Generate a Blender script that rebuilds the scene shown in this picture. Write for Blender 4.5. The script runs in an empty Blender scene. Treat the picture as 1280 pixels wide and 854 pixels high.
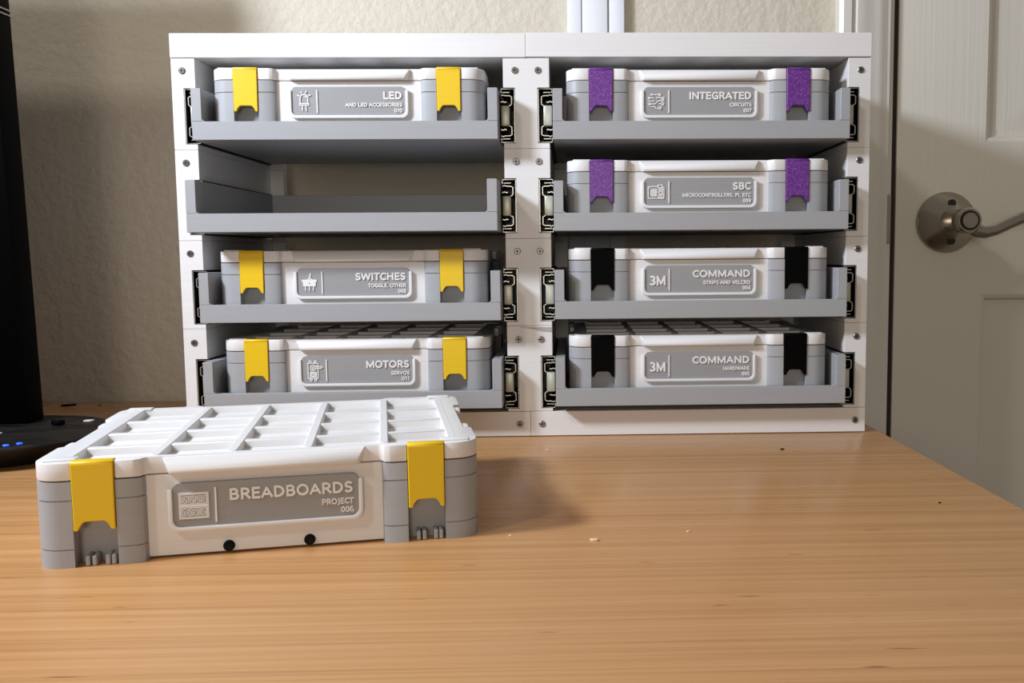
import bpy, bmesh, math, random
from mathutils import Vector, Matrix
random.seed(7)
S = bpy.context.scene
COL = S.collection
# ------------------------------------------------------------------ camera
F_PX, CX, CY = 1130.652, 748.28, 416.61            # for a 1280 x 854 frame
cam_d = bpy.data.cameras.new('camera'); cam = bpy.data.objects.new('camera', cam_d); COL.objects.link(cam)
cam_d.sensor_fit = 'HORIZONTAL'; cam_d.sensor_width = 36.0
cam_d.lens = F_PX * 36.0 / 1280.0
cam_d.shift_x = (640.0 - CX) / 1280.0
cam_d.shift_y = (CY - 427.0) / 1280.0
cam_d.clip_start = 0.02
Rv = Vector((0.99950787, -0.03048077, -0.00741252)); Uv = Vector((0.00998655, 0.08518249, 0.99631532)); Fv = Vector((0.02973704, 0.99589902, -0.08544496))
M = Matrix((Rv, Uv, -Fv)).transposed().to_4x4(); M.translation = Vector((0.03584, -0.77011, 0.15481))
cam.matrix_world = M
S.camera = cam
# ------------------------------------------------------------------ light
S.view_settings.view_transform = 'Standard'; S.view_settings.look = 'None'; S.view_settings.gamma = 1.0
S.view_settings.use_curve_mapping = False; S.view_settings.exposure = 0.1
W = bpy.data.worlds.new('world'); S.world = W; W.use_nodes = True
W.node_tree.nodes['Background'].inputs[0].default_value = (1.0, 0.89, 0.77, 1); W.node_tree.nodes['Background'].inputs[1].default_value = 0.20
def area_light(name, loc, target, size, power, col):
    d = bpy.data.lights.new(name, 'AREA'); d.shape = 'DISK'; d.size = size; d.energy = power; d.color = col
    o = bpy.data.objects.new(name, d); COL.objects.link(o); o.location = loc
    o.rotation_euler = (Vector(target) - Vector(loc)).to_track_quat('-Z', 'Y').to_euler(); return o
area_light('desk_lamp_light', (-0.70, -0.47, 0.64), (0.90, 0.0, 0.70), 0.16, 13.2, (0.78, 0.865, 1.0))
area_light('ceiling_lamp_light', (-1.35, -1.45, 1.75), (0, 0, 0.15), 0.22, 11.5, (1.0, 0.93, 0.85))
area_light('front_fill_light', (-0.05, -2.3, 0.36), (0.0, 0, 0.20), 0.50, 6.5, (1.0, 0.90, 0.79))  # added low fill that brightens the wall behind the trays
# ------------------------------------------------------------------ materials
def new_mat(name, col, rough=0.5, metal=0.0, spec=0.5):
    m = bpy.data.materials.new(name); m.use_nodes = True; b = m.node_tree.nodes['Principled BSDF']
    b.inputs['Base Color'].default_value = (*col, 1); b.inputs['Roughness'].default_value = rough
    b.inputs['Metallic'].default_value = metal; b.inputs['Specular IOR Level'].default_value = spec
    return m
def nodes(m):
    nt = m.node_tree; return nt, nt.nodes, nt.links, nt.nodes['Principled BSDF']
def mapping(nt, scale, coord='Object'):
    tc = nt.nodes.new('ShaderNodeTexCoord'); mp = nt.nodes.new('ShaderNodeMapping'); mp.inputs['Scale'].default_value = scale
    nt.links.new(tc.outputs[coord], mp.inputs[0]); return mp
def noise(nt, mp, scale, detail=3, rough=0.5):
    n = nt.nodes.new('ShaderNodeTexNoise'); n.inputs['Scale'].default_value = scale; n.inputs['Detail'].default_value = detail
    n.inputs['Roughness'].default_value = rough; nt.links.new(mp.outputs[0], n.inputs['Vector']); return n
def ramp(nt, src, stops):
    r = nt.nodes.new('ShaderNodeValToRGB'); e = r.color_ramp.elements
    while len(e) < len(stops): e.new(0.5)
    for k, (p, c) in enumerate(stops): e[k].position = p; e[k].color = (*c, 1)
    nt.links.new(src, r.inputs[0]); return r
def add_bump(nt, src, strength, dist, b):
    bp = nt.nodes.new('ShaderNodeBump'); bp.inputs['Strength'].default_value = strength; bp.inputs['Distance'].default_value = dist
    nt.links.new(src, bp.inputs['Height']); nt.links.new(bp.outputs[0], b.inputs['Normal']); return bp
def printed(name, col, rough=0.45, var=0.06):
    m = new_mat(name, col, rough); nt, N, L, b = nodes(m)
    mp = mapping(nt, (1, 1, 1)); w = N.new('ShaderNodeTexWave'); w.bands_direction = 'Z'; w.inputs['Scale'].default_value = 320; w.inputs['Distortion'].default_value = 0.3
    L.new(mp.outputs[0], w.inputs['Vector']); add_bump(nt, w.outputs['Fac'], 0.03, 0.0002, b)
    mp2 = mapping(nt, (4, 4, 160)); n = noise(nt, mp2, 3.0, 2)
    lo = tuple(c * (1 - var) for c in col); hi = tuple(min(1, c * (1 + var)) for c in col)
    r = ramp(nt, n.outputs['Fac'], [(0.3, lo), (0.7, hi)]); L.new(r.outputs[0], b.inputs['Base Color']); return m
MT = {}
MT['white'] = printed('white_printed_plastic', (0.745, 0.735, 0.73), 0.42, 0.02)
MT['grey'] = printed('grey_printed_plastic', (0.352, 0.36, 0.375), 0.45, 0.025)
MT['lettering'] = new_mat('white_lettering', (0.82, 0.81, 0.80), 0.45)
MT['plate'] = printed('grey_label_plastic', (0.305, 0.305, 0.31), 0.5, 0.03)
MT['yellow'] = printed('yellow_plastic', (0.78, 0.515, 0.004), 0.4, 0.03)
MT['black'] = new_mat('black_plastic', (0.0012, 0.0012, 0.0012), 0.6, 0, 0.05)
MT['blacksteel'] = new_mat('black_slide_steel', (0.010, 0.010, 0.009), 0.45, 0.3)
MT['steel'] = new_mat('cut_steel_edge', (0.45, 0.45, 0.41), 0.35, 0.85)
MT['stop'] = new_mat('zinc_slide_stop', (0.52, 0.53, 0.45), 0.42, 0.55)
MT['screw'] = new_mat('screw_steel', (0.24, 0.23, 0.22), 0.35, 0.9)
MT['screwdark'] = new_mat('screw_recess', (0.012, 0.011, 0.010), 0.7)
MT['rubber'] = new_mat('black_rubber', (0.002, 0.002, 0.002), 0.5, 0, 0.12)
def purple():
    m = new_mat('purple_sparkle_plastic', (0.13, 0.02, 0.24), 0.4); nt, N, L, b = nodes(m)
    mp = mapping(nt, (1, 1, 1)); n = noise(nt, mp, 1500, 1)
    r = ramp(nt, n.outputs['Fac'], [(0.50, (0.105, 0.014, 0.205)), (0.62, (0.17, 0.035, 0.29)), (0.72, (0.38, 0.17, 0.50))])
    L.new(r.outputs[0], b.inputs['Base Color']); return m
MT['purple'] = purple()
def wall_mat():
    m = new_mat('painted_textured_wall', (0.58, 0.525, 0.425), 0.6, 0, 0.3); nt, N, L, b = nodes(m)
    mp = mapping(nt, (1, 1, 1)); a = noise(nt, mp, 90, 4, 0.55); add_bump(nt, a.outputs['Fac'], 0.6, 0.004, b); return m
MT['wall'] = wall_mat()
def bamboo():
    m = new_mat('bamboo_top', (0.55, 0.3, 0.12), 0.36, 0, 0.5); nt, N, L, b = nodes(m)
    mp = mapping(nt, (1.1, 150, 1)); n1 = noise(nt, mp, 1.0, 3, 0.55)
    c1 = ramp(nt, n1.outputs['Fac'], [(0.25, (0.465, 0.224, 0.082)), (0.50, (0.565, 0.294, 0.117)), (0.75, (0.64, 0.356, 0.152))])
    mp2 = mapping(nt, (2.6, 420, 1)); n2 = noise(nt, mp2, 1.0, 3, 0.6)
    c2 = ramp(nt, n2.outputs['Fac'], [(0.28, (0.80, 0.76, 0.70)), (0.50, (1, 1, 1))])
    mp3 = mapping(nt, (22, 210, 1)); n3 = noise(nt, mp3, 1.0, 2, 0.5)
    c3 = ramp(nt, n3.outputs['Fac'], [(0.235, (0.45, 0.36, 0.28)), (0.30, (1, 1, 1))])
    def mul(a, c):
        x = N.new('ShaderNodeMixRGB'); x.blend_type = 'MULTIPLY'; x.inputs[0].default_value = 1; L.new(a.outputs[0], x.inputs[1]); L.new(c.outputs[0], x.inputs[2]); return x
    x = mul(mul(c1, c2), c3); L.new(x.outputs[0], b.inputs['Base Color'])
    mr = mapping(nt, (3, 30, 1)); n4 = noise(nt, mr, 1.0, 2); rr = ramp(nt, n4.outputs['Fac'], [(0.3, (0.23,) * 3), (0.7, (0.34,) * 3)])
    L.new(rr.outputs[0], b.inputs['Roughness']); return m
MT['bamboo'] = bamboo()
def door_mat():
    m = new_mat('door_paint', (0.67, 0.645, 0.575), 0.42); nt, N, L, b = nodes(m)
    mp = mapping(nt, (210, 1, 5)); n = noise(nt, mp, 1.0, 3, 0.6); add_bump(nt, n.outputs['Fac'], 0.30, 0.0012, b); return m
MT['door'] = door_mat()
MT['trim'] = new_mat('trim_paint', (0.68, 0.66, 0.61), 0.35)
MT['raceway'] = new_mat('raceway_white', (0.74, 0.76, 0.80), 0.4)
MT['nickel'] = new_mat('satin_nickel', (0.42, 0.38, 0.32), 0.22, 1.0)
MT['dark_gap'] = new_mat('gap_shade_colour', (0.03, 0.022, 0.015), 0.8)  # near-black colour standing for the shade inside the door gap
MT['floor'] = new_mat('floor_carpet', (0.28, 0.22, 0.16), 0.9)
MT['deskleg'] = new_mat('desk_leg_paint', (0.03, 0.03, 0.03), 0.5)
def dusty():
    m = new_mat('dusty_black_base', (0.02, 0.018, 0.016), 0.5, 0, 0.2); nt, N, L, b = nodes(m); mp = mapping(nt, (20, 60, 20)); n = noise(nt, mp, 1.5, 4)
    r = ramp(nt, n.outputs['Fac'], [(0.35, (0.004, 0.004, 0.004)), (0.80, (0.026, 0.022, 0.019))]); L.new(r.outputs[0], b.inputs['Base Color']); return m
MT['dusty'] = dusty()
MT['gloss_black'] = new_mat('gloss_black', (0.0006, 0.0006, 0.0008), 0.5, 0, 0.03)
MT['led'] = new_mat('blue_led', (0.02, 0.08, 0.9), 0.4); _b = MT['led'].node_tree.nodes['Principled BSDF']
_b.inputs['Emission Color'].default_value = (0.01, 0.06, 1.0, 1); _b.inputs['Emission Strength'].default_value = 3.0
MT['scrap_beige'] = new_mat('wood_crumb', (0.75, 0.55, 0.38), 0.7)
MT['chip'] = new_mat('split_layer_grey', (0.42, 0.40, 0.38), 0.7)
# ------------------------------------------------------------------ mesh helpers
class MB:
    def __init__(s): s.v = []; s.f = []; s.m = []
    def add(s, vs, fs, mi=0):
        o = len(s.v); s.v += [tuple(x) for x in vs]
        for f in fs: s.f.append([o + i for i in f]); s.m.append(mi)
        return s
    def box(s, x0, x1, y0, y1, z0, z1, mi=0):
        v = [(x, y, z) for z in (z0, z1) for y in (y0, y1) for x in (x0, x1)]
        return s.add(v, [(0, 2, 3, 1), (4, 5, 7, 6), (0, 1, 5, 4), (2, 6, 7, 3), (0, 4, 6, 2), (1, 3, 7, 5)], mi)
    def prism(s, poly, a, b, axis='z', mi=0, cap=None):
        # poly in the two other axes (x,y | x,z | y,z), extruded from a to b
        def P(p, t):
            return (p[0], p[1], t) if axis == 'z' else (p[0], t, p[1]) if axis == 'y' else (t, p[0], p[1])
        n = len(poly); v = [P(p, a) for p in poly] + [P(p, b) for p in poly]
        s.add(v, [(i, (i + 1) % n, n + (i + 1) % n, n + i) for i in range(n)], mi)
        s.add(v, [list(range(n))[::-1], [n + i for i in range(n)]], mi if cap is None else cap); return s
    def strip(s, pts, t, y0, y1, mi=0, cap=1):
        # a bent sheet of thickness t following pts (x,z), running from y0 to y1
        n = len(pts); A = []; B = []
        for i, p in enumerate(pts):
            a = Vector(pts[max(i - 1, 0)]); c = Vector(pts[min(i + 1, n - 1)]); d = (c - a).normalized(); nn = Vector((-d.y, d.x))
            A.append(Vector(p) + nn * t / 2); B.append(Vector(p) - nn * t / 2)
        for i in range(n - 1):
            q = [A[i], A[i + 1], B[i + 1], B[i]]; v = [(p.x, y, p.y) for y in (y0, y1) for p in q]
            s.add(v, [(0, 1, 2, 3)], cap); s.add(v, [(7, 6, 5, 4)], mi); s.add(v, [(0, 4, 5, 1), (2, 6, 7, 3)], mi)
            if i == 0: s.add(v, [(0, 3, 7, 4)], mi)
            if i == n - 2: s.add(v, [(1, 5, 6, 2)], mi)
        return s
    def lathe(s, prof, seg=24, c=(0, 0, 0), axis='z', mi=0):
        v = []; n = len(prof)
        for k in range(seg):
            a = 2 * math.pi * k / seg
            for r, h in prof:
                x, y = r * math.cos(a), r * math.sin(a)
                p = (x, y, h) if axis == 'z' else (x, h, y) if axis == 'y' else (h, x, y)
                v.append((p[0] + c[0], p[1] + c[1], p[2] + c[2]))
        fs = []
        for k in range(seg):
            k2 = (k + 1) % seg
            for i in range(n - 1): fs.append((k * n + i, k2 * n + i, k2 * n + i + 1, k * n + i + 1))
        if prof[0][0] > 1e-7: fs.append([k * n for k in range(seg)][::-1])
        if prof[-1][0] > 1e-7: fs.append([k * n + n - 1 for k in range(seg)])
        return s.add(v, fs, mi)
    def tube(s, pts, radii, seg=12, flat=1.0, mi=0):
        v = []; n = len(pts)
        for i, p in enumerate(pts):
            p = Vector(p); d = (Vector(pts[min(i + 1, n - 1)]) - Vector(pts[max(i - 1, 0)])).normalized()
            a = Vector((0, 1, 0)); a = (a - d * a.dot(d)).normalized(); b = d.cross(a)
            for k in range(seg):
                t = 2 * math.pi * k / seg; v.append(p + a * math.cos(t) * radii[i] * flat + b * math.sin(t) * radii[i])
        fs = [(i * seg + k, i * seg + (k + 1) % seg, (i + 1) * seg + (k + 1) % seg, (i + 1) * seg + k) for i in range(n - 1) for k in range(seg)]
        fs += [list(range(seg))[::-1], [(n - 1) * seg + k for k in range(seg)]]
        return s.add(v, fs, mi)
    def mesh(s, name, mats, bevel=0.0, seg=1, smooth=35, weld=True):
        bm = bmesh.new(); vs = [bm.verts.new(v) for v in s.v]
        for f, mi in zip(s.f, s.m):
            try: q = bm.faces.new([vs[i] for i in f]); q.material_index = mi
            except ValueError: pass
        if weld: bmesh.ops.remove_doubles(bm, verts=bm.verts, dist=1e-6)
        bmesh.ops.recalc_face_normals(bm, faces=bm.faces)
        if bevel:
            es = [e for e in bm.edges if len(e.link_faces) == 2 and e.calc_face_angle(0) > math.radians(25)]
            bmesh.ops.bevel(bm, geom=es, offset=bevel, segments=seg, profile=0.5, affect='EDGES', clamp_overlap=True)
        me = bpy.data.meshes.new(name); bm.to_mesh(me); bm.free()
        for m in (mats if isinstance(mats, (list, tuple)) else [mats]): me.materials.append(MT[m])
        for p in me.polygons: p.use_smooth = True
        me.set_sharp_from_angle(angle=math.radians(smooth)); return me
def link(name, me, parent=None, loc=(0, 0, 0), rz=0.0, rot=None):
    o = bpy.data.objects.new(name, me); COL.objects.link(o); o.parent = parent; o.location = loc
    o.rotation_euler = rot if rot else (0, 0, rz); return o
def build(name, mb, mats, parent=None, loc=(0, 0, 0), bevel=0.0, seg=1, rz=0.0):
    return link(name, mb.mesh(name, mats, bevel, seg), parent, loc, rz)
def tag(o, label, cat, group=None):
    o['label'] = label; o['category'] = cat
    if group: o['group'] = group
    return o
def thing(name, label, cat, loc=(0, 0, 0), rz=0.0, group=None):
    return tag(link(name, None, None, loc, rz), label, cat, group)
def struct(o): o['kind'] = 'structure'; return o
def carc(x, z, rx, rz, a0, a1, n=8): return [(x + rx * math.cos(math.radians(a0 + (a1 - a0) * i / n)), z + rz * math.sin(math.radians(a0 + (a1 - a0) * i / n))) for i in range(n + 1)]
# capital letters and figures as pen strokes: (advance width, strokes) for a cap height of 1
GLYPH = {
 'A': (0.74, [[(0.04, 0), (0.37, 0.96), (0.70, 0)], [(0.17, 0.30), (0.57, 0.30)]]),
 'B': (0.66, [[(0.11, 0), (0.11, 1)], [(0.11, 1)] + carc(0.32, 0.765, 0.20, 0.235, 90, -90) + [(0.11, 0.53)], [(0.11, 0.53)] + carc(0.34, 0.265, 0.23, 0.265, 90, -90) + [(0.11, 0)]]),
 'C': (0.66, [carc(0.42, 0.5, 0.34, 0.5, 55, 305, 14)]),
 'D': (0.75, [[(0.11, 0), (0.11, 1), (0.28, 1)] + carc(0.28, 0.5, 0.38, 0.5, 90, -90, 10) + [(0.11, 0)]]),
 'E': (0.58, [[(0.50, 1), (0.11, 1), (0.11, 0), (0.50, 0)], [(0.11, 0.52), (0.47, 0.52)]]),
 'G': (0.74, [carc(0.43, 0.5, 0.35, 0.5, 55, 290, 13) + [(0.66, 0.08), (0.66, 0.46), (0.42, 0.46)]]),
 'H': (0.76, [[(0.11, 0), (0.11, 1)], [(0.65, 0), (0.65, 1)], [(0.11, 0.52), (0.65, 0.52)]]),
 'I': (0.24, [[(0.12, 0), (0.12, 1)]]),
 'J': (0.34, [[(0.22, 1), (0.22, 0.0), (0.15, -0.18), (0.0, -0.22)]]),
 'K': (0.66, [[(0.11, 0), (0.11, 1)], [(0.60, 1), (0.13, 0.46)], [(0.28, 0.62), (0.62, 0)]]),
 'L': (0.56, [[(0.11, 1), (0.11, 0), (0.50, 0)]]),
 'M': (0.94, [[(0.11, 0), (0.11, 1), (0.47, 0.08), (0.83, 1), (0.83, 0)]]),
 'N': (0.80, [[(0.11, 0), (0.11, 1), (0.69, 0), (0.69, 1)]]),
 'O': (0.82, [carc(0.41, 0.5, 0.34, 0.5, 0, 360, 18)]),
 'P': (0.62, [[(0.11, 0), (0.11, 1)] + carc(0.30, 0.72, 0.25, 0.28, 90, -90) + [(0.11, 0.44)]]),
 'R': (0.66, [[(0.11, 0), (0.11, 1)] + carc(0.30, 0.735, 0.24, 0.265, 90, -90) + [(0.11, 0.47)], [(0.32, 0.47), (0.61, 0)]]),
 'S': (0.58, [carc(0.31, 0.735, 0.21, 0.265, 40, 250, 9)[:-1] + carc(0.27, 0.255, 0.22, 0.255, 75, -145, 10)]),
 'T': (0.60, [[(0.03, 1), (0.57, 1)], [(0.30, 1), (0.30, 0)]]),
 'U': (0.76, [[(0.11, 1), (0.11, 0.33)] + carc(0.38, 0.31, 0.27, 0.31, 180, 360, 9) + [(0.65, 1)]]),
 'V': (0.68, [[(0.04, 1), (0.34, 0.02), (0.64, 1)]]),
 'W': (1.02, [[(0.04, 1), (0.26, 0.03), (0.51, 0.95), (0.76, 0.03), (0.98, 1)]]),
 '0': (0.60, [carc(0.30, 0.5, 0.22, 0.5, 0, 360, 16)]),
 '1': (0.42, [[(0.08, 0.78), (0.27, 0.98), (0.27, 0)]]),
 '3': (0.60, [carc(0.26, 0.755, 0.22, 0.245, 130, -80, 9) + carc(0.26, 0.255, 0.25, 0.255, 80, -135, 10)]),
 '4': (0.62, [[(0.45, 0), (0.45, 1), (0.05, 0.24), (0.58, 0.24)]]),
 '5': (0.60, [[(0.48, 1), (0.15, 1), (0.12, 0.55)] + carc(0.26, 0.30, 0.24, 0.30, 95, -130, 10)]),
 '6': (0.60, [carc(0.36, 0.5, 0.27, 0.5, 80, 180, 6) + carc(0.31, 0.30, 0.22, 0.30, 180, 540, 14)]),
 '7': (0.58, [[(0.05, 1), (0.52, 1), (0.19, 0)]]),
 '8': (0.60, [carc(0.30, 0.755, 0.19, 0.245, 0, 360, 12), carc(0.30, 0.26, 0.22, 0.26, 0, 360, 12)]),
 '9': (0.60, [carc(0.24, 0.5, 0.27, 0.5, 260, 360, 6) + carc(0.29, 0.70, 0.22, 0.30, 0, 360, 14)]),
 ',': (0.26, [[(0.14, 0.04), (0.08, -0.16)]]), ' ': (0.28, []),
}
def text_mesh(body, width, cap, ext=0.0007, pen=0.17):
    # lettering lying in x,z, facing -y, right end at x = 0, baseline at z = 0
    ko = 0; tot = sum(GLYPH[c][0] + 0.08 for c in body); x = 0.0; mb = MB(); kx = width / tot; w = pen * cap; inz = cap - w
    for c in body:
        adv, sts = GLYPH[c]
        for st_ in sts:
            P = [Vector(((x + px + 0.05) * kx - width, w / 2 + pz * inz)) for px, pz in st_]; n = len(P); closed = (P[0] - P[-1]).length < 1e-7
            for i in range(n - 1):
                a, b_ = P[i], P[i + 1]; d = b_ - a
                if d.length < 1e-8: continue
                d = d.normalized(); nn = Vector((-d.y, d.x)) * w / 2
                e0 = w * (0.28 if (i > 0 or closed) else (0.5 if abs(d.x) < 0.1 or abs(d.y) < 0.1 else 0.3)); e1 = w * (0.28 if (i < n - 2 or closed) else (0.5 if abs(d.x) < 0.1 or abs(d.y) < 0.1 else 0.3))
                q = [a - d * e0 + nn, b_ + d * e1 + nn, b_ + d * e1 - nn, a - d * e0 - nn]
                ko += 1; ex = ext + 0.000006 * (ko % 41)
                mb.add([(p.x, 0.0, p.y) for p in q] + [(p.x, -ex, p.y) for p in q], [(3, 2, 1, 0), (4, 5, 6, 7), (0, 1, 5, 4), (1, 2, 6, 5), (2, 3, 7, 6), (3, 0, 4, 7)])
        x += adv + 0.08
    return mb.mesh('lettering', 'lettering', weld=False)
# ------------------------------------------------------------------ room
WALL_Y = 0.222; FLOOR_Z = -0.74; DX0, DX1 = 0.3875, 1.15     # door opening
struct(build('floor', MB().box(-2.2, 2.4, -3.2, 0.40, FLOOR_Z - 0.05, FLOOR_Z), 'floor'))
wb = link('wall_back', None); struct(wb)
build('wall_panel', MB().box(-2.2, DX0 - 0.014, WALL_Y, WALL_Y + 0.11, FLOOR_Z, 1.75), 'wall', wb)
build('wall_panel', MB().box(DX0 - 0.014, DX1 + 0.014, WALL_Y, WALL_Y + 0.11, 1.315, 1.75), 'wall', wb)
build('wall_panel', MB().box(DX1 + 0.014, 2.4, WALL_Y, WALL_Y + 0.11, FLOOR_Z, 1.75), 'wall', wb)
# door frame: jambs and moulded casing
tr = link('trim_1', None); struct(tr)
JY = WALL_Y + 0.11
prof = [(0, 0), (0, 0.0135), (0.004, 0.0165), (0.0125, 0.0165), (0.0145, 0.0125), (0.0175, 0.0125), (0.0195, 0.0150), (0.030, 0.0140), (0.036, 0.0110), (0.043, 0.0108), (0.050, 0.0090), (0.054, 0.0060), (0.058, 0.0058), (0.058, 0)]
def casing(x, sgn):
    return [(x + sgn * a, WALL_Y - d) for a, d in prof]
build('casing_left', MB().prism(casing(DX0 - 0.064, 1), FLOOR_Z, 1.37), 'trim', tr)
build('casing_right', MB().prism(casing(DX1 + 0.064, -1), FLOOR_Z, 1.37), 'trim', tr)
build('casing_head', MB().prism([(WALL_Y - d, 1.30 + 0.064 - a) for a, d in prof], DX0 - 0.064, DX1 + 0.064, 'x'), 'trim', tr)
build('jamb', MB().box(DX0 - 0.014, DX0, WALL_Y, JY, FLOOR_Z, 1.315), 'trim', tr)
build('jamb', MB().box(DX1, DX1 + 0.014, WALL_Y, JY, FLOOR_Z, 1.315), 'trim', tr)
build('jamb_head', MB().box(DX0, DX1, WALL_Y, JY, 1.30, 1.315), 'trim', tr)
build('door_stop', MB().box(DX0, DX0 + 0.012, WALL_Y + 0.058, WALL_Y + 0.09, FLOOR_Z, 1.30), 'dark_gap', tr)
build('gap_shade_strip', MB().box(DX0 + 0.0002, DX0 + 0.0073, WALL_Y + 0.0085, WALL_Y + 0.030, FLOOR_Z, 1.30), 'dark_gap', tr)  # dark strip added to paint the shade in the door gap
build('strike_plate', MB().box(DX0 - 0.007, DX0 - 0.0005, WALL_Y - 0.004, WALL_Y + 0.012, 0.166, 0.219), 'nickel', tr, bevel=0.001)
# panelled door
dr = link('door_1', None, None, (DX0 + 0.0075, WALL_Y + 0.005, 0)); struct(dr)
DW = DX1 - DX0 - 0.0105; DB, DT = FLOOR_Z + 0.01, 1.297; TH = 0.035
st = 0.0985; pw = 0.220; ml = DW - 2 * st - 2 * pw
build('door_core', MB().box(0.001, DW - 0.001, 0.012, TH, DB + 0.001, DT - 0.001), 'door', dr)
build('stile', MB().box(0, st, 0, 0.02, DB, DT), 'door', dr)
build('stile', MB().box(DW - st, DW, 0, 0.02, DB, DT), 'door', dr)
rows = [(-0.50, 0.1085), (0.277, 0.86), (0.97, 1.17)]
zs_ = [DB] + [z for r in rows for z in r] + [DT]
for k in range(0, len(zs_), 2): build('rail', MB().box(st, DW - st, 0, 0.02, zs_[k], zs_[k + 1]), 'door', dr)
for z0, z1 in rows:
    build('mullion', MB().box(st + pw, st + pw + ml, 0, 0.02, z0, z1), 'door', dr)
    for x0 in (st, st + pw + ml):
        x1 = x0 + pw; mb = MB()
        rings = [(0.0, 0.0), (0.004, 0.0022), (0.007, 0.0085), (0.0105, 0.0095), (0.046, 0.003)]
        vs = []
        for i, d in rings: vs += [(x0 + i, d, z0 + i), (x1 - i, d, z0 + i), (x1 - i, d, z1 - i), (x0 + i, d, z1 - i)]
        fs = [(4 * a + k, 4 * a + (k + 1) % 4, 4 * a + 4 + (k + 1) % 4, 4 * a + 4 + k) for a in range(len(rings) - 1) for k in range(4)]
        e = 4 * (len(rings) - 1); fs.append((e, e + 1, e + 2, e + 3)); build('panel', mb.add(vs, fs), 'door', dr)
# door handle
hx, hz = 0.0560, 0.1885
hd = thing('door_handle', 'satin nickel lever handle with round rose on the panelled door', 'door handle', (DX0 + 0.0075 + hx, WALL_Y + 0.005, hz))
rose = build('rose', MB().lathe([(0, -0.0005), (0.0335, -0.0005), (0.0335, -0.003), (0.0325, -0.005), (0.0150, -0.0175), (0.0140, -0.0185), (0, -0.0185)], 48, axis='y'), 'nickel', hd)
for dx, dz in ((0.001, 0.0205), (0.001, -0.0205)):
    build('screw', MB().lathe([(0, -0.003), (0.0042, -0.003), (0.0042, 0.001), (0, 0.001)], 14, axis='y'), 'screwdark', rose, (dx, -0.0122, dz))
build('neck', MB().lathe([(0, -0.018), (0.0095, -0.018), (0.0095, -0.045), (0.011, -0.049), (0, -0.049)], 28, axis='y'), 'nickel', hd)
lev = MB().lathe([(0, -0.045), (0.0125, -0.045), (0.0135, -0.049), (0.0135, -0.060), (0.0120, -0.062), (0, -0.062)], 32, axis='y')
pts = [(0.002, -0.054, -0.004), (0.010, -0.054, -0.0105), (0.020, -0.054, -0.0125), (0.032, -0.054, -0.0100), (0.046, -0.054, -0.0035), (0.062, -0.053, 0.0035), (0.078, -0.051, 0.0055), (0.094, -0.049, 0.0035), (0.106, -0.047, 0.0015)]
lev.tube(pts, [0.0085, 0.0080, 0.0065, 0.0055, 0.0055, 0.0060, 0.0065, 0.0065, 0.0035], 14, 0.75)
lv = build('lever', lev, 'nickel', hd)
build('button_ring', MB().lathe([(0.0080, -0.0618), (0.0080, -0.0624), (0.0104, -0.0624), (0.0104, -0.0618)], 28, axis='y'), 'screwdark', lv)
build('button', MB().lathe([(0, -0.0615), (0.0080, -0.0615), (0.0080, -0.0636), (0.0060, -0.0636), (0.0060, -0.0643), (0, -0.0643)], 28, axis='y'), 'nickel', lv)
# cable raceway on the wall
rw = thing('cable_raceway', 'white vertical cable raceway with two grooves on the wall behind the rack', 'raceway', (0.0345, WALL_Y, 0))
for x0, x1, d in ((0, 0.0145, 0.011), (0.0158, 0.0425, 0.013), (0.0438, 0.0605, 0.011)):
    build('cover_strip', MB().box(x0, x1, -d, -0.0002, 0.0004, 1.60), 'raceway', rw, bevel=0.0012, seg=2)
build('backing', MB().box(0.001, 0.0595, -0.006, -0.0001, 0.0004, 1.60), 'raceway', rw)
# ------------------------------------------------------------------ desk
dk = thing('desk', 'light bamboo desk top with straight edges under the storage rack', 'desk')
build('desk_top', MB().prism([(-1.25, -0.56), (0.3115, -0.56), (0.3115, -0.40), (0.3035, 0.05), (0.3000, 0.2205), (-1.25, 0.2205)], -0.028, 0.0), 'bamboo', dk, bevel=0.0015, seg=2)
for x in (-1.18, 0.235):
    for y in (-0.49, 0.15): build('leg', MB().box(x, x + 0.05, y, y + 0.05, FLOOR_Z, -0.028), 'deskleg', dk)
# ------------------------------------------------------------------ rack
RB = 0.0006
rk = thing('storage_rack', 'white two-column storage rack with eight slide-out grey trays', 'rack', (0, 0, RB))
XL, XR, DEP = -0.2915, 0.2900, 0.189
Z = [0.3185, 0.2440, 0.1690, 0.0950, 0.0213]
SL = [(0.2488, 0.2940), (0.1740, 0.2192), (0.0990, 0.1442), (0.0240, 0.0692)]     # slide bottom / top per row
def screw_mesh():
    mb = MB().lathe([(0, 0.001), (0.0028, 0.001), (0.0028, -0.0006), (0.0022, -0.0011), (0, -0.0011)], 16, axis='y')
    mb.box(-0.0017, 0.0017, -0.00125, -0.0006, -0.0004, 0.0004, 1).box(-0.0004, 0.0004, -0.00124, -0.0006, -0.0017, 0.0017, 1)
    return mb.mesh('screw', ['screw', 'screwdark'])
SCREW = screw_mesh()
def ring_mesh():
    return MB().lathe([(0.0030, 0.0008), (0.0030, -0.0002), (0.0034, -0.0002), (0.0034, 0.0008)], 16, axis='y').mesh('countersink', 'chip')
post_col = [('left', XL, -0.2722, None, -0.2820), ('centre', -0.0192, 0.0192, -0.0094, 0.0094), ('right', 0.2708, XR, 0.2806, None)]
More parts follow.
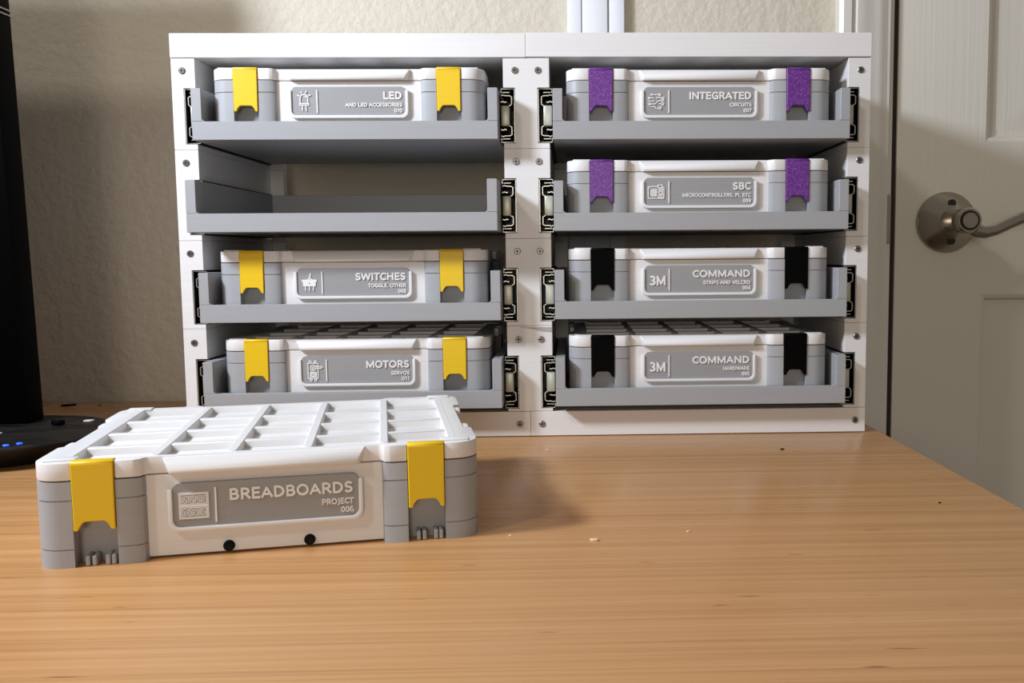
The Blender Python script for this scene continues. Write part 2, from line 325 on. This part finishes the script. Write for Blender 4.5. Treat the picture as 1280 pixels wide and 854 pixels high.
for k in range(4):
    zt, zb_ = Z[k], Z[k + 1] + 0.0002; s0, s1 = SL[k][0] - 0.0002, SL[k][1] + 0.0002
    zs = [0.3084, 0.2334, 0.1584, 0.0834][k]
    for nm, x0, x1, n0, n1 in post_col:
        # outline with the slots that hold the drawer slides
        pl = [(x0, zb_), (x1, zb_)]
        if nm in ('left', 'centre'):
            a = -0.2820 if nm == 'left' else None
        if nm == 'left': pl += [(x1, s0), (n1, s0), (n1, s1), (x1, s1)]
        if nm == 'centre': pl += [(x1, s0), (n1, s0), (n1, s1), (x1, s1)]
        pl += [(x1, zt), (x0, zt)]
        if nm == 'centre': pl += [(x0, s1), (n0, s1), (n0, s0), (x0, s0)]
        if nm == 'right': pl += [(x0, s1), (n0, s1), (n0, s0), (x0, s0)]
        seg_o = build('post_segment', MB().prism(pl, 0.0, DEP, 'y'), 'white', rk, bevel=0.00022)
        for sx in ((-0.2826,), (-0.0094, 0.0097), (0.2811,))[('left', 'centre', 'right').index(nm)]:
            link('screw', SCREW, seg_o, (sx, 0, zs))
    for x0, x1 in ((-0.2722, -0.2585), (-0.0325, -0.0192), (0.0192, 0.0325), (0.2575, 0.2708)):
        build('rear_post', MB().box(x0, x1, 0.1785, DEP, zb_, zt), 'white', rk, bevel=0.0004)
build('top_panel', MB().box(XL, -0.0001, -0.0012, DEP, 0.3187, 0.3383), 'white', rk, bevel=0.0004)
build('top_panel', MB().box(0.0001, XR, -0.0012, DEP, 0.3190, 0.3388), 'white', rk, bevel=0.0004)
b1 = build('bottom_panel', MB().box(XL, -0.0001, -0.0003, DEP, 0, 0.0212), 'white', rk, bevel=0.0003)
b2 = build('bottom_panel', MB().box(0.0001, XR, -0.0003, DEP, 0, 0.0212), 'white', rk, bevel=0.0003)
link('screw', SCREW, b1, (-0.0094, -0.0003, 0.0104)); link('screw', SCREW, b1, (-0.2826, -0.0003, 0.0104))
link('screw', SCREW, b2, (0.0097, -0.0003, 0.0104)); link('screw', SCREW, b2, (0.2811, -0.0003, 0.0104))
ch = MB().prism([(-0.009, 0.0938), (0.002, 0.0925), (0.0105, 0.0905), (0.0190, 0.0897), (0.0190, 0.0938)], -0.0004, 0.0004, 'y')
build('split_layer', ch, 'chip', rk)
# drawer slides: outer channel in the post, middle rail, stop block
def slide_meshes(sg):
    # sg = +1: web on the left, opening to the right
    H = 0.0450; w = 0.0116
    def q(P): return [(sg * x, z) for x, z in P]
    o = MB()
    o.strip(q([(w, 0.0040), (w, 0.0006), (0.0005, 0.0006), (0.0005, H - 0.0006), (w, H - 0.0006), (w, H - 0.0040)]), 0.0007, 0.0003, 0.186)
    o.strip(q([(w - 0.0010, 0.0034), (0.0045, 0.0034)]), 0.0007, 0.0006, 0.185).strip(q([(w - 0.0010, H - 0.0034), (0.0045, H - 0.0034)]), 0.0007, 0.0006, 0.185)
    o.box(*sorted((sg * 0.0010, sg * 0.0118)), 0.030, 0.185, 0.0012, H - 0.0012, 0)
    m = MB(); c = H / 2
    for s in (1, -1):
        m.strip(q([(0.0118, c + s * 0.0165), (0.0100, c + s * 0.0172), (0.0085, c + s * 0.0165), (0.0045, c + s * 0.0165), (0.0030, c + s * 0.0155), (0.0030, c + s * 0.0095), (0.0042, c + s * 0.0085), (0.0050, c + s * 0.0085)]), 0.0008, 0.0010, 0.185)
        m.strip(q([(0.0120, c + s * 0.0112), (0.0100, c + s * 0.0118), (0.0085, c + s * 0.0110), (0.0072, c + s * 0.0116)]), 0.0009, 0.0014, 0.185)
    b = MB(); b.box(*sorted((sg * 0.0045, sg * 0.0118)), 0.0, 0.012, c - 0.0085, c + 0.0085)
    return o.mesh('drawer_slide', ['blacksteel', 'steel'], smooth=20), m.mesh('middle_rail', ['blacksteel', 'steel'], smooth=20), b.mesh('slide_stop', 'stop', 0.0012, 2)
SM = {1: slide_meshes(1), -1: slide_meshes(-1)}
for k in range(4):
    for x, sg in ((-0.2819, 1), (-0.0095, -1), (0.0095, 1), (0.2805, -1)):
        o = link('drawer_slide', SM[sg][0], rk, (x, 0, SL[k][0])); link('middle_rail', SM[sg][1], o); link('slide_stop', SM[sg][2], o)
# ------------------------------------------------------------------ trays
TW, TD, TH_, LIP, FLO = 0.2458, 0.193, 0.0412, 0.0148, 0.0045
def tray_meshes():
    h = TW / 2; d = {}
    d['tray_floor'] = MB().box(-h + 0.0079, h - 0.0079, 0.0058, TD - 0.0079, 0.0001, FLO).mesh('tray_floor', 'grey')
    d['front_lip'] = MB().box(-h, h, 0.0, 0.006, 0.0, LIP).mesh('front_lip', 'grey', 0.0003)
    for s, n in ((-1, 'l'), (1, 'r')):
        d['side' + n] = MB().prism([(0.0, LIP + 0.0001), (0.0, TH_), (TD, TH_), (TD, 0.0), (0.0061, 0.0), (0.0061, LIP + 0.0001)], *sorted((s * h, s * (h - 0.008))), 'x').mesh('side_wall', 'grey', 0.0003)
    d['back_wall'] = MB().box(-h + 0.008, h - 0.008, TD - 0.008, TD, 0.0, TH_).mesh('back_wall', 'grey', 0.0005)
    d['fil'] = MB().prism([(0, 0), (0.0022, 0), (0.0007, 0.0007), (0, 0.0022)], 0.0002, 0.006, 'y').mesh('corner_fillet', 'grey')
    return d
TM = tray_meshes()
RAIL = MB().box(-0.0001, 0.0001, 0.026, 0.190, 0.008, 0.031).mesh('slide_rail', 'steel', 0.0003)
rowname = ['top', 'second', 'third', 'bottom']
def tray(k, side, y, lab):
    x = (-0.1455 if side == 'left' else 0.1450); z = (0.2502, 0.1755, 0.1020, 0.0283)[k]
    t = thing('drawer_tray', lab, 'tray', (x, y, z), group='slide-out trays of the rack')
    for n, m in (('tray_floor', 'tray_floor'), ('front_lip', 'front_lip'), ('side_wall', 'sidel'), ('side_wall', 'sider'), ('back_wall', 'back_wall')): link(n, TM[m], t)
    for s in (-1, 1):
        link('slide_rail', RAIL, t, (s * TW / 2, 0, 0))
        f = link('corner_fillet', TM['fil'], t, (s * (TW / 2 - 0.008), 0, LIP)); f.scale = (-s, 1, 1)
    return x, y, z
TR = {}
labs = {('left', 0): 'grey tray under the yellow-latched LED box, top left of the rack', ('left', 1): 'empty grey tray pulled out furthest, left column of the rack',
        ('left', 2): 'grey tray holding the yellow-latched SWITCHES box, left column', ('left', 3): 'lowest left grey tray holding the MOTORS box, behind the loose box',
        ('right', 0): 'grey tray holding the purple-latched INTEGRATED box, top right', ('right', 1): 'grey tray holding the purple-latched SBC box, right column',
        ('right', 2): 'grey tray under the black-latched box numbered 004, right column', ('right', 3): 'lowest right grey tray under the black-latched box numbered 005'}
ys = {'left': (-0.0200, -0.0390, -0.0210, -0.0200), 'right': (-0.0160, -0.0160, -0.0150, -0.0150)}
for sd in ('left', 'right'):
    for k in range(4): TR[sd, k] = tray(k, sd, ys[sd][k], labs[sd, k])
# ------------------------------------------------------------------ boxes
HW, BD = 0.111, 0.171
def arc(cx, cy, r, a0, a1, n=6):
    return [(cx + r * math.cos(math.radians(a0 + (a1 - a0) * i / n)), cy + r * math.sin(math.radians(a0 + (a1 - a0) * i / n))) for i in range(n + 1)]
def corner_plan(slot=True, inset=0.0):
    e = inset
    p = [(0.0585 + e, 0.0065), (0.0600 + e, 0.0018 + e), (0.0630 + e, e)]
    if slot: p += [(0.0722, e), (0.0722, 0.0095), (0.0923, 0.0095), (0.0923, e)]
    p += arc(0.0985, 0.0125, 0.0125 - e, -90, 0); p += [(HW - e, 0.0420 - e), (0.1065, 0.0455 - e), (0.1030, 0.0455 - e), (0.1030, 0.0120), (0.0600, 0.0120)]
    return p
def mirror(p, mu, mv):
    return [((-u if mu else u), (BD - v if mv else v)) for u, v in p]
def holed(mb, outer, hole, z0, z1):
    bm = bmesh.new()
    def loop(P):
        vs = [bm.verts.new((x, y, 0)) for x, y in P]
        for i in range(len(vs)): bm.edges.new((vs[i], vs[(i + 1) % len(vs)]))
    loop(outer); loop(hole); bmesh.ops.triangle_fill(bm, edges=bm.edges[:], use_beauty=True)
    bm.verts.index_update(); V = [v.co.copy() for v in bm.verts]; T = [[v.index for v in f.verts] for f in bm.faces]; bm.free()
    mb.add([(v.x, v.y, z1) for v in V], T).add([(v.x, v.y, z0) for v in V], T)
    for P in (outer, hole):
        n = len(P); mb.add([(x, y, z0) for x, y in P] + [(x, y, z1) for x, y in P], [(i, (i + 1) % n, n + (i + 1) % n, n + i) for i in range(n)])
    return mb
LW0, LW1 = 0.0446, 0.0538
def box_meshes():
    d = {}
    d['body'] = MB().box(-0.1045, 0.1045, 0.0100, BD - 0.0066, 0.0012, 0.0441).mesh('box_body', 'white', 0.0005)
    for mu in (0, 1):
        for mv in (0, 1):
            mb = MB(); sl = not mv
            for z0, z1, e in ((0, 0.0091, 0), (0.0091, 0.0097, 0.0007), (0.0097, 0.0341, 0), (0.0341, 0.0348, 0.0007), (0.0348, 0.0440, 0)):
                mb.prism(mirror(corner_plan(sl, e), mu, mv), z0, z1)
            d['block', mu, mv] = mb.mesh('corner_block', 'grey')
    half = [(0.0, 0.0050), (0.0575, 0.0050), (0.0592, 0.0040), (0.0602, 0.0014), (0.0632, 0.0), (0.0722, 0), (0.0722, 0.0022), (0.0923, 0.0022), (0.0923, 0)] + arc(0.0985, 0.0125, 0.0125, -90, 0) + [(HW, 0.042), (0.1065, 0.0455)]
    full = half[1:] + [(u, BD - v) for u, v in half[1:][::-1]]
    full = full + [(-u, v) for u, v in full[::-1]]
    hole = [(-0.0970, 0.0085), (0.0970, 0.0085), (0.0970, 0.1600), (-0.0970, 0.1600)]
    lid = MB(); holed(lid, full, hole, LW0, LW1)
    lid.box(-0.0972, 0.0972, 0.0080, 0.1605, 0.0442, 0.0494)
    d['lid'] = lid.mesh('lid', 'white', 0.0007, 2, 30)
    lp = [(0.0058, LW0), (0.0002, LW0), (-0.0003, LW0 + 0.0022), (0.0030, LW1 - 0.0006), (0.0058, LW1 - 0.0006)]
    lipm = MB(); n = len(lp)
    x0 = [-0.0490] * n; x0[-2] = x0[-1] = -0.0505; x0[1] = x0[2] = -0.0465
    lipm.add([(x, v, w) for x, (v, w) in zip(x0, lp)] + [(-x, v, w) for x, (v, w) in zip(x0, lp)], [(i, (i + 1) % n, n + (i + 1) % n, n + i) for i in range(n)] + [list(range(n))[::-1], [n + i for i in range(n)]])
    d['lip'] = lipm.mesh('lid_lip', 'white', 0.0005)
    d['long'] = MB().prism([(-0.0023, LW1 + 0.0002), (0.0023, LW1 + 0.0002), (0.0030, 0.0450), (-0.0030, 0.0490)], 0.0083, 0.1602, 'y').mesh('lid_rib', 'white', 0.0004)
    d['cross'] = MB().prism([(-0.0027, LW1 - 0.0003), (0.0027, LW1 - 0.0003), (0.0036, 0.0490), (-0.0036, 0.0490)], -0.0972, 0.0972, 'x').mesh('lid_cross_rib', 'white', 0.0004)
    d['pad'] = MB().box(-0.0075, 0.0075, -0.0040, 0.0040, 0, 0.0012).mesh('stacking_pad', 'white', 0.0006, 2)
    d['tab'] = MB().box(-0.0035, 0.0035, -0.0055, 0.0055, 0, 0.0078).mesh('hinge_tab', 'white', 0.0010, 2)
    d['tooth'] = MB().box(-0.0011, 0.0011, 0.0010, 0.0097, 0.0, 0.0052).mesh('tooth', 'grey', 0.0005)
    # latch: plate with arched lower edge, rolled over the lid
    a = 0.00955; bot = 0.0189; ar = [(-a, bot), (-a + 0.0021, bot)] + [(x, bot + 0.0046 * min(1, (1 - abs(x) / 0.0076) * 2.6) ** 0.6) for x in [(-0.0074 + 0.0148 * i / 12) for i in range(13)]] + [(a - 0.0021, bot), (a, bot)]
    pl = ar + [(a + 0.0002, LW1 - 0.0005), (-a - 0.0002, LW1 - 0.0005)]
    lt = MB().prism(pl, -0.0011, 0.0021, 'y').prism([(-0.0011, LW1 - 0.0020), (0.0050, LW1 - 0.0020), (0.0050, LW1 + 0.0006), (-0.0002, LW1 + 0.0006), (-0.0011, LW1 - 0.0003)], -a - 0.0002, a + 0.0002, 'x')
    for c in ('yellow', 'purple', 'black'): d['latch', c] = lt.mesh('latch', c, 0.0004)
    # label holder: raised U frame open at the top, plate inside
    def rr(x0, x1, z0, z1, r): return arc(x0 + r, z0 + r, r, 180, 270, 5) + arc(x1 - r, z0 + r, r, 270, 360, 5)
    ou = rr(-0.0487, 0.0487, 0.0138, 0.04, 0.0052); inn = rr(-0.0464, 0.0464, 0.0162, 0.04, 0.0040)
    ou = [(-0.0487, 0.0365)] + ou + [(0.0487, 0.0365)]; inn = [(-0.0464, 0.0365)] + inn + [(0.0464, 0.0365)]
    hm = MB(); n = len(ou)
    hv = [(x, y, z) for y in (0.0054, 0.0020) for x, z in ou] + [(x, y, z) for y in (0.0054, 0.0020) for x, z in inn]
    A, B, C_, D_ = 0, n, 2 * n, 3 * n
    fs = []
    for i in range(n - 1): fs += [(A + i, A + i + 1, B + i + 1, B + i), (B + i, B + i + 1, D_ + i + 1, D_ + i), (D_ + i, D_ + i + 1, C_ + i + 1, C_ + i), (C_ + i, C_ + i + 1, A + i + 1, A + i)]
    for i in (0, n - 1): fs.append((A + i, B + i, D_ + i, C_ + i))
    d['holder'] = hm.add(hv, fs).mesh('label_holder', 'white', 0.0004, 2)
    pp = rr(-0.0463, 0.0463, 0.0163, 0.0393, 0.0039); pp = pp + arc(0.0463 - 0.0035, 0.0393 - 0.0035, 0.0035, 0, 90, 4) + arc(-0.0463 + 0.0035, 0.0393 - 0.0035, 0.0035, 90, 180, 4)
    d['plate'] = MB().prism(pp, 0.0032, 0.0055, 'y').mesh('label_plate', 'plate')
    d['div'] = MB().box(-0.00045, 0.00045, 0.0025, 0.0034, 0.0180, 0.0364).mesh('divider_line', 'lettering')
    d['panel'] = MB().box(-0.0599, 0.0599, 0.0052, 0.0102, 0.0012, 0.0441).mesh('front_panel', 'white', 0.0003)
    d['plug'] = MB().lathe([(0, 0.002), (0.0029, 0.002), (0.0029, -0.0011), (0.0022, -0.0017), (0, -0.0014)], 20, axis='y').mesh('rubber_plug', 'rubber')
    d['pin'] = MB().box(-0.0002, 0.0006, 0.0046, 0.0056, 0.0395, 0.0425).mesh('holder_notch', 'white')
    return d
BM = box_meshes()
# icons: strokes (polylines) in millimetres on a 14 x 16 field, origin at its centre
def icon_mesh(strokes, w=0.0007):
    mb = MB(); ko = 0
    for st_ in strokes:
        P = [Vector((x * 0.001, z * 0.001)) for x, z in st_]
        for a, b in zip(P, P[1:]):
            dd = (b - a); L_ = dd.length
            if L_ < 1e-7: continue
            dd /= L_; nn = Vector((-dd.y, dd.x)) * w / 2; a2, b2 = a - dd * w * 0.4, b + dd * w * 0.4
            q = [a2 + nn, b2 + nn, b2 - nn, a2 - nn]
            ko += 1; fy = 0.0026 - 0.000006 * (ko % 41)
            mb.add([(p.x, 0.0034, p.y) for p in q] + [(p.x, fy, p.y) for p in q], [(3, 2, 1, 0), (4, 5, 6, 7), (0, 1, 5, 4), (1, 2, 6, 5), (2, 3, 7, 6), (3, 0, 4, 7)])
    return mb.mesh('icon', 'lettering', weld=False)
def circ(x, z, r, n=10, a0=0, a1=360): return [(x + r * math.cos(math.radians(a0 + (a1 - a0) * i / n)), z + r * math.sin(math.radians(a0 + (a1 - a0) * i / n))) for i in range(n + 1)]
def rect(x0, x1, z0, z1): return [(x0, z0), (x1, z0), (x1, z1), (x0, z1), (x0, z0)]
ICON = {
 'led': [circ(0, 2.6, 3.1, 10, 0, 180), [(-3.1, 2.6), (-3.1, -1.6)], [(3.1, 2.6), (3.1, -1.6)], rect(-3.7, 3.7, -2.9, -1.7), [(-1.5, -3), (-1.3, -7)], [(1.5, -3), (1.7, -7.4)], circ(0.2, 2.6, 1.6, 5, 20, 100),
         [(-3.9, 4.5), (-5.2, 5.2)], [(-1.6, 6.9), (-2.2, 8.2)], [(1.4, 6.9), (2.2, 8.2)], [(3.8, 4.5), (5.4, 5.2)]],
 'circuit': [[(-3.5, 5.6), (2.0, 5.6)], circ(2.9, 5.6, 0.9, 8), [(-6, 3), (-2, 3)], circ(-6, 2.8, 0.6, 6), [(0, 2.6), (1, 3.2), (4.6, 3.2)], circ(5.6, 2.6, 0.9, 8), [(-6.5, 0.4), (-1.8, 0.4)], [(-1.2, -2.0), (0.6, -0.6), (2, 0.6), (6.6, 0.6)], circ(-5.6, -2, 0.8, 8), [(-4.6, -2), (-0.8, -2)],
             [(2, -1.8), (3.6, -1.8)], circ(5.2, -1.9, 1.1, 8), [(-4.4, -4), (-1.4, -4), (-0.4, -5.2)], [(0.6, -5.6), (2.2, -5.6)], circ(3.2, -5.2, 1.0, 8), circ(-3.9, 5.6, 0.5, 6)],
 'board': [[(-6.6, 4.6), (1.4, 4.6)], [(5.2, 4.6), (6.4, 3.6), (6.4, -4.4), (5.8, -5.2), (-6.2, -5.2), (-6.8, -4.6), (-6.8, 4.2)], rect(1.4, 5.2, 3.6, 5.8), rect(-4.4, 0.2, -3.0, 2.0), rect(-3.5, -0.7, -2.1, 1.1), rect(-2.6, -1.6, -1.2, 0.2), circ(2.9, 2.0, 0.8, 8), circ(5.0, 2.0, 0.7, 8),
           rect(2.2, 5.2, -1.4, 0.4), circ(2.6, -3.4, 1.1, 8), circ(5.0, -3.4, 1.2, 8), [(-5.6, 3.4), (-5.2, 3.4)], [(-5, -1.8), (-4.4, -1.8)], [(-5, 0), (-4.4, 0)], [(0.2, 0), (1, 0)], [(-2.8, -3.8), (-2.8, -3)], [(-1, -3.8), (-1, -3)], [(-2.8, 2.6), (-2.8, 2)], [(-1, 2.6), (-1, 2)]],
 'switch': [[(0, 3.2), (0.9, 7.4)], [(0.4, 3.2), (1.3, 7.4)], [(-1.6, 2.4), (-0.6, 3.2), (1.4, 3.2), (2.4, 2.4)], rect(-5.8, 5.8, 1.0, 2.2), [(-5.4, 1.6), (5.4, 1.6)], rect(-4.9, 4.9, -2.6, 0.6)] + [[(-4.6, z), (4.6, z)] for z in (-2.0, -1.3, 0.1)] + [[(x, -0.6), (x + 1.6, -0.6)] for x in (-4.6, -2.4, 1.0, 3.0)] + [[(-3.4, -3), (-3.2, -6.4)], [(0, -3), (0, -6.4)], [(3.4, -3), (3.2, -6.4)]],
 'servo': [rect(-4.8, 3.6, -6.6, 6.2), circ(-0.5, 2.2, 2.3, 12), circ(-0.5, 2.2, 0.9, 8), [(1.8, 3.3), (6.2, 3.3), (7.2, 2.7), (6.4, 1.9), (1.8, 1.7)], rect(-3.0, 2.2, -5.4, -1.6), rect(-2.2, 1.4, -4.6, -2.4), [(-1, -3.5), (0.4, -3.5)], circ(-2.8, 7.4, 0.9, 8), circ(1.4, 7.4, 0.9, 8), circ(-2.4, -7.8, 0.9, 8), circ(1.4, -7.8, 0.9, 8)],
 'bread': [rect(-7.0, 7.0, 0.4, 6.6), rect(-7.0, 7.0, -6.6, -0.4), rect(-6.4, 6.4, 1.0, 6.0), rect(-6.4, 6.4, -6.0, -1.0), [(-7, 0), (7, 0)]] + [[(-5.8 + 1.05 * i, z), (-5.3 + 1.05 * i, z + 0.25 * ((i * 7 + int(z * 3)) % 3 - 1))] for i in range(12) for z in (1.8, 2.6, 3.4, 4.2, 5.0, -1.8, -2.6, -3.4, -4.2, -5.0)],
}
def storage_box(name_label, group, x, y, z, rz, colour, title, tw, sub, sw, num, icon):
    t = thing('storage_box', name_label, 'storage box', (x, y, z), rz, group)
    link('box_body', BM['body'], t); link('front_panel', BM['panel'], t)
    for mu in (0, 1):
        for mv in (0, 1): link('corner_block', BM['block', mu, mv], t)
    lid = link('lid', BM['lid'], t); link('lid_lip', BM['lip'], lid)
    for u in (-0.0553, -0.0177, 0.0205, 0.0603): link('lid_rib', BM['long'], lid, (u, 0, 0))
    for u in (-0.0975, 0.0975): link('lid_rib', BM['long'], lid, (u, 0, 0))
    for v in (0.0395, 0.0785, 0.1180): link('lid_cross_rib', BM['cross'], lid, (0, v, 0))
    for su in (-1, 1):
        for v in (0.0075, BD - 0.0075): link('stacking_pad', BM['pad'], lid, (su * 0.0985, v, LW1 - 0.0002))
        for v in (0.055, 0.116): link('hinge_tab', BM['tab'], lid, (su * 0.1068, v, 0.0452))
    for su in (-1, 1):
        link('latch', BM['latch', colour], t, (su * 0.08225, 0, 0))
        for k in (-0.0046, -0.0015, 0.0048, 0.0075): link('tooth', BM['tooth'], t, (su * 0.08225 + k, 0, 0))
    link('label_holder', BM['holder'], t); pl = link('label_plate', BM['plate'], t)
    link('divider_line', BM['div'], pl, (-0.0256, 0, 0))
    link('title_lettering', text_mesh(title, tw, 0.0062, 0.0007, 0.19), pl, (0.0436, 0.0033, 0.0290))
    link('subtitle_lettering', text_mesh(sub, sw, 0.0032, 0.0007, 0.19), pl, (0.0437, 0.0033, 0.0230))
    link('number_lettering', text_mesh(num, 0.0068, 0.0032, 0.0007, 0.19), pl, (0.0437, 0.0033, 0.0183))
    if icon == '3M': link('logo_lettering', text_mesh('3M', 0.0142, 0.0082, 0.0007, 0.18), pl, (-0.0284, 0.0033, 0.0225))
    else: link('icon', icon_mesh(ICON[icon], 0.0005 if icon == 'bread' else 0.0007), pl, (-0.0362, 0, 0.0273))
    for u in (-0.0203, 0.0203): link('rubber_plug', BM['plug'], t, (u, 0.0052, 0.0042))
    return t
SPEC = [('left', 0, -0.1451, 'yellow', 'LED', 0.0157, 'AND LED ACCESSORIES', 0.0465, '010', 'led', 'storage box with yellow latches labelled LED in the top left tray'),
        ('left', 2, -0.1456, 'yellow', 'SWITCHES', 0.0420, 'TOGGLE, OTHER', 0.0315, '008', 'switch', 'storage box with yellow latches labelled SWITCHES in the rack'),
        ('left', 3, -0.1447, 'yellow', 'MOTORS', 0.0365, 'SERVOS', 0.0156, '011', 'servo', 'storage box with yellow latches labelled MOTORS behind the loose box'),
        ('right', 0, 0.1443, 'purple', 'INTEGRATED', 0.0525, 'CIRCUITS', 0.0183, '007', 'circuit', 'storage box with purple latches labelled INTEGRATED in the top right tray'),
        ('right', 1, 0.1443, 'purple', 'SBC', 0.0155, 'MICROCONTROLLERS, PI, ETC', 0.0578, '009', 'board', 'storage box with purple latches labelled SBC below the top right box'),
        ('right', 2, 0.1446, 'black', 'COMMAND', 0.0495, 'STRIPS AND VELCRO', 0.0405, '004', '3M', 'storage box with black latches numbered 004, upper of the two'),
        ('right', 3, 0.1444, 'black', 'COMMAND', 0.0495, 'HARDWARE', 0.0230, '005', '3M', 'storage box with black latches numbered 005 in the lowest right tray')]
for sd, k, x, colr, ti, tw, su_, sw, nu, ic, lab in SPEC:
    tx, ty, tz = TR[sd, k]
    storage_box(lab, 'latched storage boxes', x, ty + 0.0082, tz + FLO + 0.0003, 0, colr, ti, tw, su_, sw, nu, ic)
storage_box('storage box with yellow latches labelled BREADBOARDS standing loose on the desk', 'latched storage boxes', -0.1247, -0.2999, 0.0, 0.2036, 'yellow', 'BREADBOARDS', 0.0628, 'PROJECT', 0.0165, '006', 'bread')
# ------------------------------------------------------------------ black stand on the left
ms = thing('monitor_stand', 'tall black upright stand, enlarged out of view for wall shade, on a round dusty base with blue lights', 'stand', (-0.43, -0.045, 0))
def ell(rx, ry, n=56): return [(rx * math.cos(2 * math.pi * i / n), ry * math.sin(2 * math.pi * i / n)) for i in range(n)]
bmB = MB(); rings = [(0.70, 0.0), (0.74, 0.0), (0.97, 0.0135), (1.0, 0.0160), (1.0, 0.0172), (0.985, 0.0184)]; n = 56; vs = []
for s_, h in rings: vs += [(x, y, h) for x, y in ell(0.093 * s_, 0.078 * s_)]
fs = [(a * n + k, a * n + (k + 1) % n, (a + 1) * n + (k + 1) % n, (a + 1) * n + k) for a in range(len(rings) - 1) for k in range(n)] + [list(range(n))[::-1], [(len(rings) - 1) * n + k for k in range(n)]]
base = build('base', bmB.add(vs, fs), 'dusty', ms)
build('column', MB().prism([(-0.45, 0.0183), (0.0110, 0.0183), (0.0000, 0.505), (-0.45, 0.505)], 0.034, 0.060, 'y'), 'gloss_black', ms, bevel=0.002, seg=2)  # right edge is visible; unseen width and height shaped to shade the left wall
for z in (0.3555, 0.3595): build('trim_line', MB().box(-0.449, 0.0042, 0.0332, 0.0606, z, z + 0.0010), 'chip', ms)
for x, y in ((0.0475, -0.054), (0.0535, -0.0475)): build('blue_light', MB().lathe([(0, 0), (0.0022, 0), (0.0018, 0.0007), (0, 0.0008)], 14), 'led', base, (x, y, 0.0183))
# ------------------------------------------------------------------ crumbs
def scrap(name, label, x, y, z, pts, h, mat):
    o = build(name, MB().prism(pts, 0, h), mat, None, (x, y, z), bevel=h * 0.2); return tag(o, label, 'scrap')
def blob(r, k=7, e=0.4): return [(r * (1 + e * (random.random() - 0.5)) * math.cos(2 * math.pi * i / k), 0.6 * r * (1 + e * (random.random() - 0.5)) * math.sin(2 * math.pi * i / k)) for i in range(k)]
scrap('plastic_scrap', 'tiny black scrap on the desk by the wall, left of the rack', -0.499, 0.196, 0, [(-0.006, -0.0035), (0.001, -0.003), (0.004, 0.001), (0.007, 0.003), (0.006, 0.005), (0.001, 0.001), (-0.006, -0.0005)], 0.0018, 'black')
scrap('plastic_crumb', 'black dot of dirt on the desk beside the wall scrap', -0.466, 0.196, 0, blob(0.0016), 0.0010, 'black')
scrap('plastic_nugget', 'small dark lump lying on the round black base', -0.389, -0.018, 0.0184, blob(0.0055, 8, 0.6), 0.0042, 'black')
scrap('plastic_chip', 'white chip lying on the rim of the round black base', -0.3735, -0.0015, 0.0184, [(-0.003, -0.0025), (0.003, -0.002), (0.004, 0.0025), (-0.002, 0.002)], 0.0012, 'white')
scrap('plastic_chip', 'white chip on the round black base at the picture edge', -0.4180, -0.0535, 0.0184, [(-0.006, -0.003), (0.0035, -0.002), (0.004, 0.002), (-0.006, 0.003)], 0.0010, 'white')
scrap('wood_crumb', 'pale crumb on the bare desk, largest one right of the loose box', 0.0470, -0.2890, 0, blob(0.0024, 7, 0.7), 0.0013, 'scrap_beige')
scrap('wood_crumb', 'pale crumb close to the right side of the loose box', 0.0008, -0.2780, 0, blob(0.0011), 0.0007, 'scrap_beige')
scrap('wood_crumb', 'pale crumb in front of the bottom centre of the rack', 0.0160, -0.0560, 0, blob(0.0013), 0.0008, 'scrap_beige')
scrap('wood_crumb', 'pale crumb between the loose box and the right tray front', 0.1000, -0.2760, 0, blob(0.0013), 0.0008, 'scrap_beige')
scrap('dirt_speck', 'dark speck on the desk before the right half of the rack', 0.2025, -0.0659, 0, blob(0.0017), 0.0008, 'black')
scrap('dirt_speck', 'dark speck near the right edge of the desk', 0.2633, -0.2260, 0, blob(0.0010), 0.0006, 'black')
